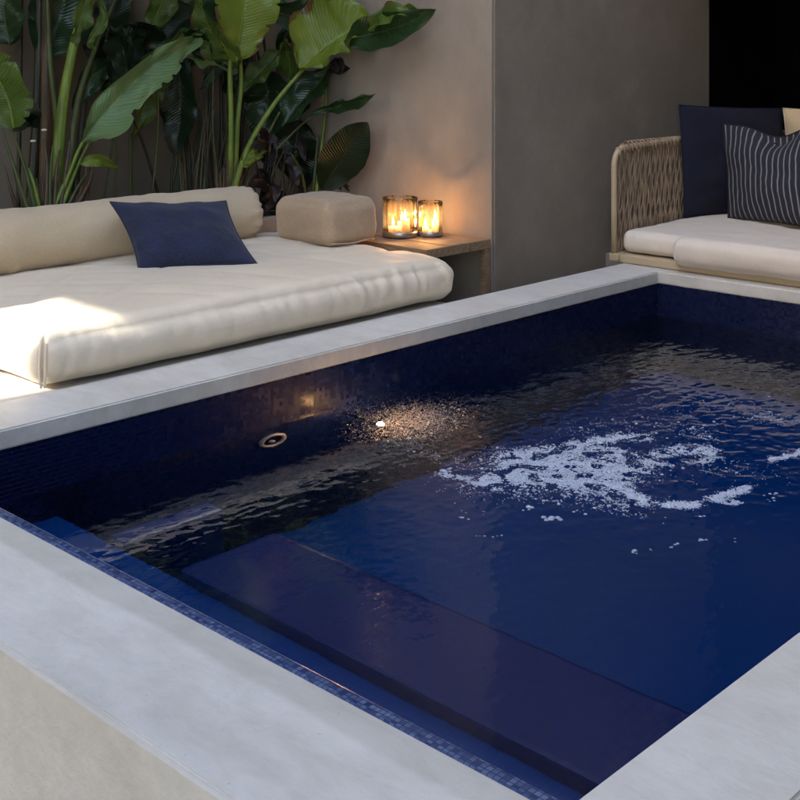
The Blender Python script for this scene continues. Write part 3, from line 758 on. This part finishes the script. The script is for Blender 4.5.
# ---------------------------------------------------------------- plants
def stalk(parent, pts, r0, r1, m, name='stalk'):
    bm = bmesh.new(); N = 22; tube(bm, cat(pts, N), [r0 + (r1-r0)*i/(N-1) for i in range(N)], 9); return obj(name, bm, m, parent, True)
def leaf(parent, pts, width, m, roll=0, fold=.35, wave=.02, seed=0, peak=.42, tear=0, asym=0):
    """blade along a midrib; width in metres, roll turns it about the midrib"""
    N, K = 64, 12; mid = cat(pts, N+1); bm = bmesh.new(); uv = bm.loops.layers.uv.new('UVMap'); g = []
    view = Vector((.72, .69, -.12)).normalized()
    for i in range(N+1):
        t = i/N; tg = (mid[min(i+1, N)]-mid[max(i-1, 0)]).normalized()
        side = tg.cross(view); side.normalize(); nn = side.cross(tg).normalized()
        side = (Matrix.Rotation(roll + .25*nz(t*2+seed, 0), 3, tg) @ side); nn = (Matrix.Rotation(roll, 3, tg) @ nn)
        if t < peak: w = (math.sin(math.pi/2*(t/peak)))**.62
        else: w = max(0, math.cos(math.pi/2*((t-peak)/(1-peak))))**.72
        w = max(w, .02)*width*.5
        row = []
        for k in range(-K, K+1):
            s = k/K; a = abs(s)
            ww = w*(1 + (asym if s > 0 else -asym))*(1 + .07*nz(t*9+seed, s*.5, 5)*a)
            if tear:
                n_ = nz(t*16+seed*3, 3 if s > 0 else 8); ww *= 1 - (tear*a*.5 if n_ > .28 else 0)
            off = side*(s*ww*math.cos(fold*a)) + nn*(-a*ww*math.sin(fold)*.9)
            off += nn*(wave*math.sin(t*17 + seed + (2 if s > 0 else 0))*a*a + wave*.5*nz(t*8, s*2, seed))
            row.append((bm.verts.new(mid[i]+off), (t, .5+s*.5)))
        g.append(row)
    for i in range(N):
        for k in range(2*K):
            q = [g[i][k], g[i+1][k], g[i+1][k+1], g[i][k+1]]; f = bm.faces.new([a[0] for a in q])
            for lp, a in zip(f.loops, q): lp[uv].uv = a[1]
    me_o = obj('leaf', bm, m, parent, True)
    bm = bmesh.new(); tube(bm, mid[::2], [max(.0012, width*.022*(1-i/(len(mid[::2])))) for i in range(len(mid[::2]))], 6)
    obj('midrib', bm, STALKOF.get(m.name, M['stalk_mid']), me_o, True)
    return me_o
STALKOF = {'leaf_bright': M['stalk'], 'leaf_mid': M['stalk'], 'leaf_pale': M['leaf_pale'], 'leaf_dark': M['stalk_mid'], 'leaf_deep': M['stalk_dark'], 'leaf_purple': M['stalk_dark']}
def V(*a):   # (px, py, depth y) triples to points
    return [at(p[0], p[1], y=p[2]) for p in a]
PX = 1/185.0

p1 = thing('banana_plant', 'leftmost large-leaved plant rising behind the left end of the bolster', 'plant', 'large-leaved plants in the planting bed')
stalk(p1, V((57, 222, 4.75), (60, 130, 4.75), (73, 48, 4.72), (96, -30, 4.7)), .030, .016, M['stalk'])
stalk(p1, V((56, 215, 4.78), (57, 130, 4.78), (50, 60, 4.78), (46, -30, 4.8)), .017, .010, M['stalk_mid'])
stalk(p1, V((66, 215, 4.80), (76, 110, 4.82), (95, 48, 4.84), (118, -8, 4.86)), .018, .010, M['stalk_mid'])
stalk(p1, V((30, 222, 4.9), (38, 100, 4.92), (40, -30, 4.94)), .028, .020, M['stalk_dark'])
stalk(p1, V((44, 222, 4.86), (46, 110, 4.86), (47, -20, 4.86)), .030, .022, M['sheath'])
stalk(p1, V((18, 222, 4.95), (20, 90, 4.95), (22, -20, 4.95)), .010, .008, M['stalk_dark'])
stalk(p1, V((72, 222, 4.88), (86, 90, 4.9), (100, 10, 4.92)), .016, .010, M['stalk_dark'])
for a in [((38, 222), (24, 165), (7, 118)), ((32, 222), (15, 170), (2, 130)), ((48, 222), (70, 170), (88, 132)), ((56, 222), (78, 165), (96, 130)), ((60, 222), (76, 190), (90, 168)),
          ((45, 222), (47, 170), (44, 140)), ((54, 222), (56, 175), (60, 150)), ((50, 222), (50, 175), (53, 145)), ((66, 222), (88, 185), (94, 160)), ((42, 222), (34, 185), (28, 168)), ((58, 222), (66, 170), (70, 140))]:
    stalk(p1, V(*[(q[0], q[1], 4.62 + .03*i) for i, q in enumerate(a)]), .011, .0045, random.choice([M['stalk_mid'], M['stalk_mid'], M['sheath'], M['stalk']]))
for k in range(16):
    x = random.gauss(52, 15); stalk(p1, V((x, 225, 4.66), (x+(x-52)*.35, 200, 4.66), (x+(x-52)*.8+random.uniform(-4, 4), 175+random.uniform(-12, 12), 4.68)), .014, .003, M['sheath'], 'sheath')
leaf(p1, V((82, 142, 4.60), (104, 114, 4.58), (140, 76, 4.58), (176, 50, 4.62), (197, 38, 4.66)), .22, M['leaf_pale'], roll=.55, fold=.7, wave=.035, seed=1, peak=.28, tear=.35, asym=-.1)
stalk(p1, V((50, 222, 4.66), (70, 172, 4.63), (84, 140, 4.60), (110, 108, 4.58)), .010, .006, M['stalk'])
leaf(p1, V((80, 164, 4.58), (98, 160, 4.56), (119, 167, 4.56)), .060, M['leaf_bright'], roll=.2, seed=2, wave=.004)
leaf(p1, V((14, 128, 4.6), (8, 100, 4.58), (-8, 66, 4.58), (-26, 30, 4.6)), .26, M['leaf_mid'], roll=-.2, seed=3, tear=.5)
leaf(p1, V((96, -8, 4.70), (104, 18, 4.68), (92, 40, 4.66), (96, 52, 4.66)), .05, M['leaf_mid'], seed=4)
leaf(p1, V((74, 44, 4.70), (84, 8, 4.66), (104, -50, 4.62)), .10, M['leaf_mid'], roll=.9, seed=5)
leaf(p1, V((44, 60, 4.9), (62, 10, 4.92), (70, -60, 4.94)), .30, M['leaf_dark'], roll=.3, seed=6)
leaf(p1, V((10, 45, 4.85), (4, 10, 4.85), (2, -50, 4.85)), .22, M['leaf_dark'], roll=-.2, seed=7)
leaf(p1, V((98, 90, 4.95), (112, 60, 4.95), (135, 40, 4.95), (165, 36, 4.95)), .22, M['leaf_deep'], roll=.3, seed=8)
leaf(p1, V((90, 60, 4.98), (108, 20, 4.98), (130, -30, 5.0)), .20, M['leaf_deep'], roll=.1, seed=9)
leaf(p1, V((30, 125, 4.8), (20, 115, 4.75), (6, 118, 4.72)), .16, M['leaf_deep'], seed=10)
leaf(p1, V((74, 110, 4.85), (90, 80, 4.85), (110, 65, 4.85), (132, 72, 4.85)), .12, M['leaf_dark'], roll=.5, seed=12)
M['petal'] = mat('petal', (.6, .58, .5), .6)
for q in ((44, 130), (33, 141)):
    b = bmesh.new(); bmesh.ops.create_uvsphere(b, u_segments=12, v_segments=8, radius=.007, matrix=Matrix.Translation(at(q[0], q[1], y=4.6)) @ Matrix.Diagonal((2, 1, .8, 1)))
    obj('flower', b, M['petal'], p1, True)
settle(p1, (2.75, 4.75, .2))

p2 = thing('banana_plant', 'tall middle plant with bright upright leaf behind the navy throw pillow', 'plant', 'large-leaved plants in the planting bed')
stalk(p2, V((229, 212, 4.66), (231, 130, 4.66), (230, 70, 4.66), (234, 35, 4.66)), .017, .010, M['stalk'])
stalk(p2, V((234, 212, 4.70), (237, 130, 4.70), (241, 85, 4.70), (240, 50, 4.68)), .016, .009, M['stalk'])
stalk(p2, V((228, 212, 4.60), (246, 152, 4.56), (274, 104, 4.50), (306, 66, 4.46)), .016, .009, M['stalk'])
stalk(p2, V((236, 212, 4.68), (254, 160, 4.66), (270, 130, 4.64), (280, 112, 4.6)), .012, .006, M['stalk_mid'])
for k in range(34):
    x = random.gauss(213, 17); y1 = random.uniform(95, 160)
    stalk(p2, V((x, 212, 4.85), (x-2+random.uniform(-5, 5), 180, 4.86), (x+random.uniform(-14, 10), y1, 4.88)), random.uniform(.007, .014), .004, random.choice([M['sheath'], M['stalk_dark'], M['stalk_dark'], M['stalk_mid']]), 'sheath' if k % 2 else 'stalk')
for k in range(12):
    x = random.gauss(236, 9); stalk(p2, V((x, 214, 4.6), (x+(x-236)*.4, 190, 4.6), (x+(x-236)+6, 166+random.uniform(-8, 8), 4.6)), .014, .003, M['sheath'], 'sheath')
for k in range(12):
    x = random.uniform(185, 320); stalk(p2, V((x, 205, 5.0), (x+random.uniform(-10, 10), 120, 5.02), (x+random.uniform(-20, 20), -20, 5.05)), random.uniform(.008, .017), .006, M['stalk_dark'])
leaf(p2, V((236, 62, 4.62), (241, 30, 4.58), (246, -10, 4.55), (248, -70, 4.5)), .34, M['leaf_bright'], roll=.35, fold=.45, wave=.02, seed=21, peak=.62, tear=.25)
leaf(p2, V((238, 64, 4.66), (222, 48, 4.64), (208, 24, 4.62), (196, -6, 4.6)), .19, M['leaf_mid'], roll=-.6, seed=22)
leaf(p2, V((300, 70, 4.47), (322, 50, 4.40), (347, 33, 4.32), (376, 24, 4.16)), .40, M['leaf_bright'], roll=-.35, fold=.55, wave=.04, seed=23, peak=.5, asym=.25, tear=.3)
leaf(p2, V((345, 40, 4.30), (376, 33, 4.12), (406, 24, 3.92), (436, 9, 3.74)), .19, M['leaf_dark'], roll=.1, fold=.45, wave=.014, seed=24, peak=.35)
leaf(p2, V((368, 30, 4.14), (392, 14, 3.98), (418, 10, 3.86)), .11, M['leaf_mid'], roll=-.4, fold=.6, seed=25)
leaf(p2, V((268, 8, 4.7), (300, 18, 4.66), (340, 12, 4.6), (360, 25, 4.56)), .20, M['leaf_dark'], roll=.1, seed=26)
leaf(p2, V((240, 92, 4.75), (262, 70, 4.75), (282, 48, 4.75)), .13, M['leaf_mid'], roll=-.3, seed=27)
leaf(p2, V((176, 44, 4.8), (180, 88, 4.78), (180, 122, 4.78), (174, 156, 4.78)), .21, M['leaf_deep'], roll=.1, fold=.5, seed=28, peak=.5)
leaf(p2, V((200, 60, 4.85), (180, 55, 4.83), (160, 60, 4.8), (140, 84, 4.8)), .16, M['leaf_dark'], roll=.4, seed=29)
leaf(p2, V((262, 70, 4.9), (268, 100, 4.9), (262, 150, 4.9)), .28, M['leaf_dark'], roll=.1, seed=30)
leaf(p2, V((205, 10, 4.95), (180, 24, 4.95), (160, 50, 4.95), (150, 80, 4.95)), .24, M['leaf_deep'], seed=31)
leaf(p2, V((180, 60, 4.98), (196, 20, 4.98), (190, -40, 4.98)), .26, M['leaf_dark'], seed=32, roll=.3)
leaf(p2, V((172, 50, 4.75), (200, 60, 4.72), (238, 72, 4.70)), .05, M['leaf_pale'], seed=33, roll=1.0)
leaf(p2, V((256, 6, 4.7), (275, 4, 4.7), (298, 8, 4.7)), .07, M['leaf_pale'], seed=34, roll=.8)
leaf(p2, V((150, 30, 4.98), (162, 0, 4.98), (172, -40, 4.98)), .16, M['leaf_mid'], seed=35, roll=.6)
leaf(p2, V((242, 168, 4.56), (252, 156, 4.54), (266, 152, 4.53)), .075, M['leaf_bright'], seed=36)
stalk(p2, V((160, 200, 4.8), (146, 152, 4.8), (132, 116, 4.8)), .008, .006, M['stalk_dark'])
for k in range(16):
    x = random.uniform(105, 335); y0 = random.uniform(60, 160); d = random.uniform(4.72, 5.0); a = random.uniform(-2.2, -.9); L = random.uniform(60, 110)
    q = [(x, y0, d), (x+L*.5*math.cos(a), y0+L*.5*math.sin(a)*.9, d-.04), (x+L*math.cos(a)*1.15, y0+L*.62*math.sin(a), d-.1)]
    leaf(p2, V(*q), random.uniform(.09, .17), random.choice([M['leaf_dark'], M['leaf_mid'], M['leaf_dark'], M['leaf_deep']]), seed=60+k, roll=random.uniform(-.9, .9), fold=.6, tear=random.choice([0, .5]), wave=.02)
    stalk(p2, V((x + random.uniform(-12, 12), 212, d), (x, (212+y0)/2, d), (x, y0, d)), .006, .004, M['stalk_mid'])
settle(p2, (3.65, 4.7, .2))

p3 = thing('banana_plant', 'rightmost shorter plant with a dark drooping paddle leaf near the candles', 'plant', 'large-leaved plants in the planting bed')
stalk(p3, V((314, 212, 4.55), (320, 160, 4.54), (325, 115, 4.53), (327, 72, 4.52)), .011, .006, M['stalk'])
stalk(p3, V((311, 212, 4.58), (315, 170, 4.58), (318, 135, 4.58)), .011, .006, M['stalk_mid'])
stalk(p3, V((308, 212, 4.55), (302, 175, 4.54), (292, 155, 4.53)), .009, .005, M['stalk_mid'])
stalk(p3, V((276, 150, 4.60), (300, 126, 4.55), (318, 112, 4.5), (326, 108, 4.48)), .006, .004, M['stalk_mid'])
leaf(p3, V((322, 190, 4.44), (336, 168, 4.36), (352, 143, 4.26), (367, 122, 4.16)), .225, M['leaf_deep'], roll=.2, fold=.2, wave=.004, seed=41, peak=.52)
leaf(p3, V((310, 114, 4.48), (336, 106, 4.36), (356, 102, 4.22), (374, 94, 4.08)), .085, M['leaf_dark'], roll=.4, fold=.7, seed=42, peak=.6)
leaf(p3, V((330, 66, 4.5), (318, 84, 4.52), (296, 108, 4.55), (282, 128, 4.58)), .20, M['leaf_dark'], roll=.5, fold=.5, seed=43)
leaf(p3, V((330, 62, 4.5), (340, 66, 4.46), (356, 58, 4.44)), .09, M['leaf_purple'], seed=44)
leaf(p3, V((300, 120, 4.7), (296, 150, 4.7), (306, 190, 4.7)), .24, M['leaf_deep'], seed=45)
leaf(p3, V((326, 186, 4.46), (340, 184, 4.44), (352, 188, 4.42)), .05, M['leaf_dark'], seed=46, roll=.5)
settle(p3, (4.15, 4.55, .2))

p4 = thing('purple_shrub', 'low dark purple leafy shrub between the middle and right plants', 'plant')
for k in range(24):
    x, y = random.gauss(275, 14), random.uniform(138, 205); a = random.uniform(0, 6.28); L = random.uniform(10, 22); d = random.uniform(4.50, 4.75)
    leaf(p4, V((x, y, d), (x+L*.5*math.cos(a), y+L*.5*math.sin(a)-2, d-.03), (x+L*math.cos(a), y+L*math.sin(a)+3, d-.05)), random.uniform(.04, .09), M['leaf_purple'], seed=k, roll=random.uniform(-.6, .6), wave=.003)
for k in range(9):
    x = random.gauss(276, 12); stalk(p4, V((276, 212, 4.62), (x, 185, 4.6), (x+random.uniform(-14, 14), 150, 4.58)), .006, .003, M['stalk_dark'], 'stem')
settle(p4, (3.95, 4.6, .2))

# leaf litter on the bed
bm = bmesh.new()
for k in range(420):
    p = Vector((random.uniform(1.9, 4.2), random.uniform(4.48, 5.1), .225 + random.uniform(0, .03))); s = random.uniform(.02, .07); a = random.uniform(0, 6.28)
    d = Vector((math.cos(a), math.sin(a), random.uniform(-.2, .6)))*s; w = Vector((-math.sin(a), math.cos(a), random.uniform(-.3, .3)))*s*.2
    vs_ = [bm.verts.new(q) for q in (p-d, p-w+Vector((0, 0, .006)), p+d, p+w)]; bm.faces.new(vs_)
o = obj('leaf_litter', bm, M['sheath']); o['kind'] = 'stuff'; o['label'] = 'dry brown leaf litter under the plants'; o['category'] = 'litter'

# ---------------------------------------------------------------- light
E_, PHI = R(35), R(10)
sun_dir = Vector((-math.cos(PHI)*math.cos(E_), math.sin(PHI)*math.cos(E_), math.sin(E_)))
sd = bpy.data.lights.new('sun', 'SUN'); sd.energy = 4.0; sd.angle = R(.5); sd.color = (1, .95, .86)
so = bpy.data.objects.new('sun', sd); C.objects.link(so); so.rotation_euler = sun_dir.to_track_quat('Z', 'Y').to_euler(); so.location = (-4, 4, 6)
w = bpy.data.worlds.new('World'); sc.world = w; w.use_nodes = True; nt = w.node_tree
bg = nt.nodes['Background']; sk = nt.nodes.new('ShaderNodeTexSky'); sk.sky_type = 'NISHITA'; sk.sun_disc = False
sk.sun_elevation = E_; sk.sun_rotation = math.atan2(sun_dir.x, sun_dir.y); sk.air_density = 1.0; sk.dust_density = 2.0; sk.ozone_density = .6
nt.links.new(sk.outputs[0], bg.inputs['Color']); bg.inputs['Strength'].default_value = .15
# the lit pool lamp
ld = bpy.data.lights.new('lamp_glow', 'POINT'); ld.energy = 8.0; ld.color = (1, .50, .18); ld.shadow_soft_size = .0105
lo = bpy.data.objects.new('lamp_glow', ld); C.objects.link(lo); lo.location = LC; lo.parent = pool

# ---------------------------------------------------------------- camera and view
cd = bpy.data.cameras.new('camera'); cam = bpy.data.objects.new('camera', cd); C.objects.link(cam); sc.camera = cam
cam.location = (0, 0, 1); cam.rotation_euler = (R(90), 0, -math.atan2(AX[1], BX[1]))
cd.sensor_width = 36; cd.lens = FPX/800*36; cd.shift_y = -(400-HOR)/800; cd.clip_start = .02; cd.clip_end = 500
sc.view_settings.view_transform = 'Standard'; sc.view_settings.look = 'None'; sc.view_settings.gamma = 1; sc.view_settings.use_curve_mapping = False
sc.view_settings.exposure = 2.55
sc.render.engine = 'CYCLES'
sc.cycles.max_bounces = 10; sc.cycles.transmission_bounces = 8; sc.cycles.transparent_max_bounces = 16; sc.cycles.sample_clamp_indirect = 6
sc.cycles.use_denoising = True; sc.cycles.caustics_refractive = True; sc.cycles.caustics_reflective = True
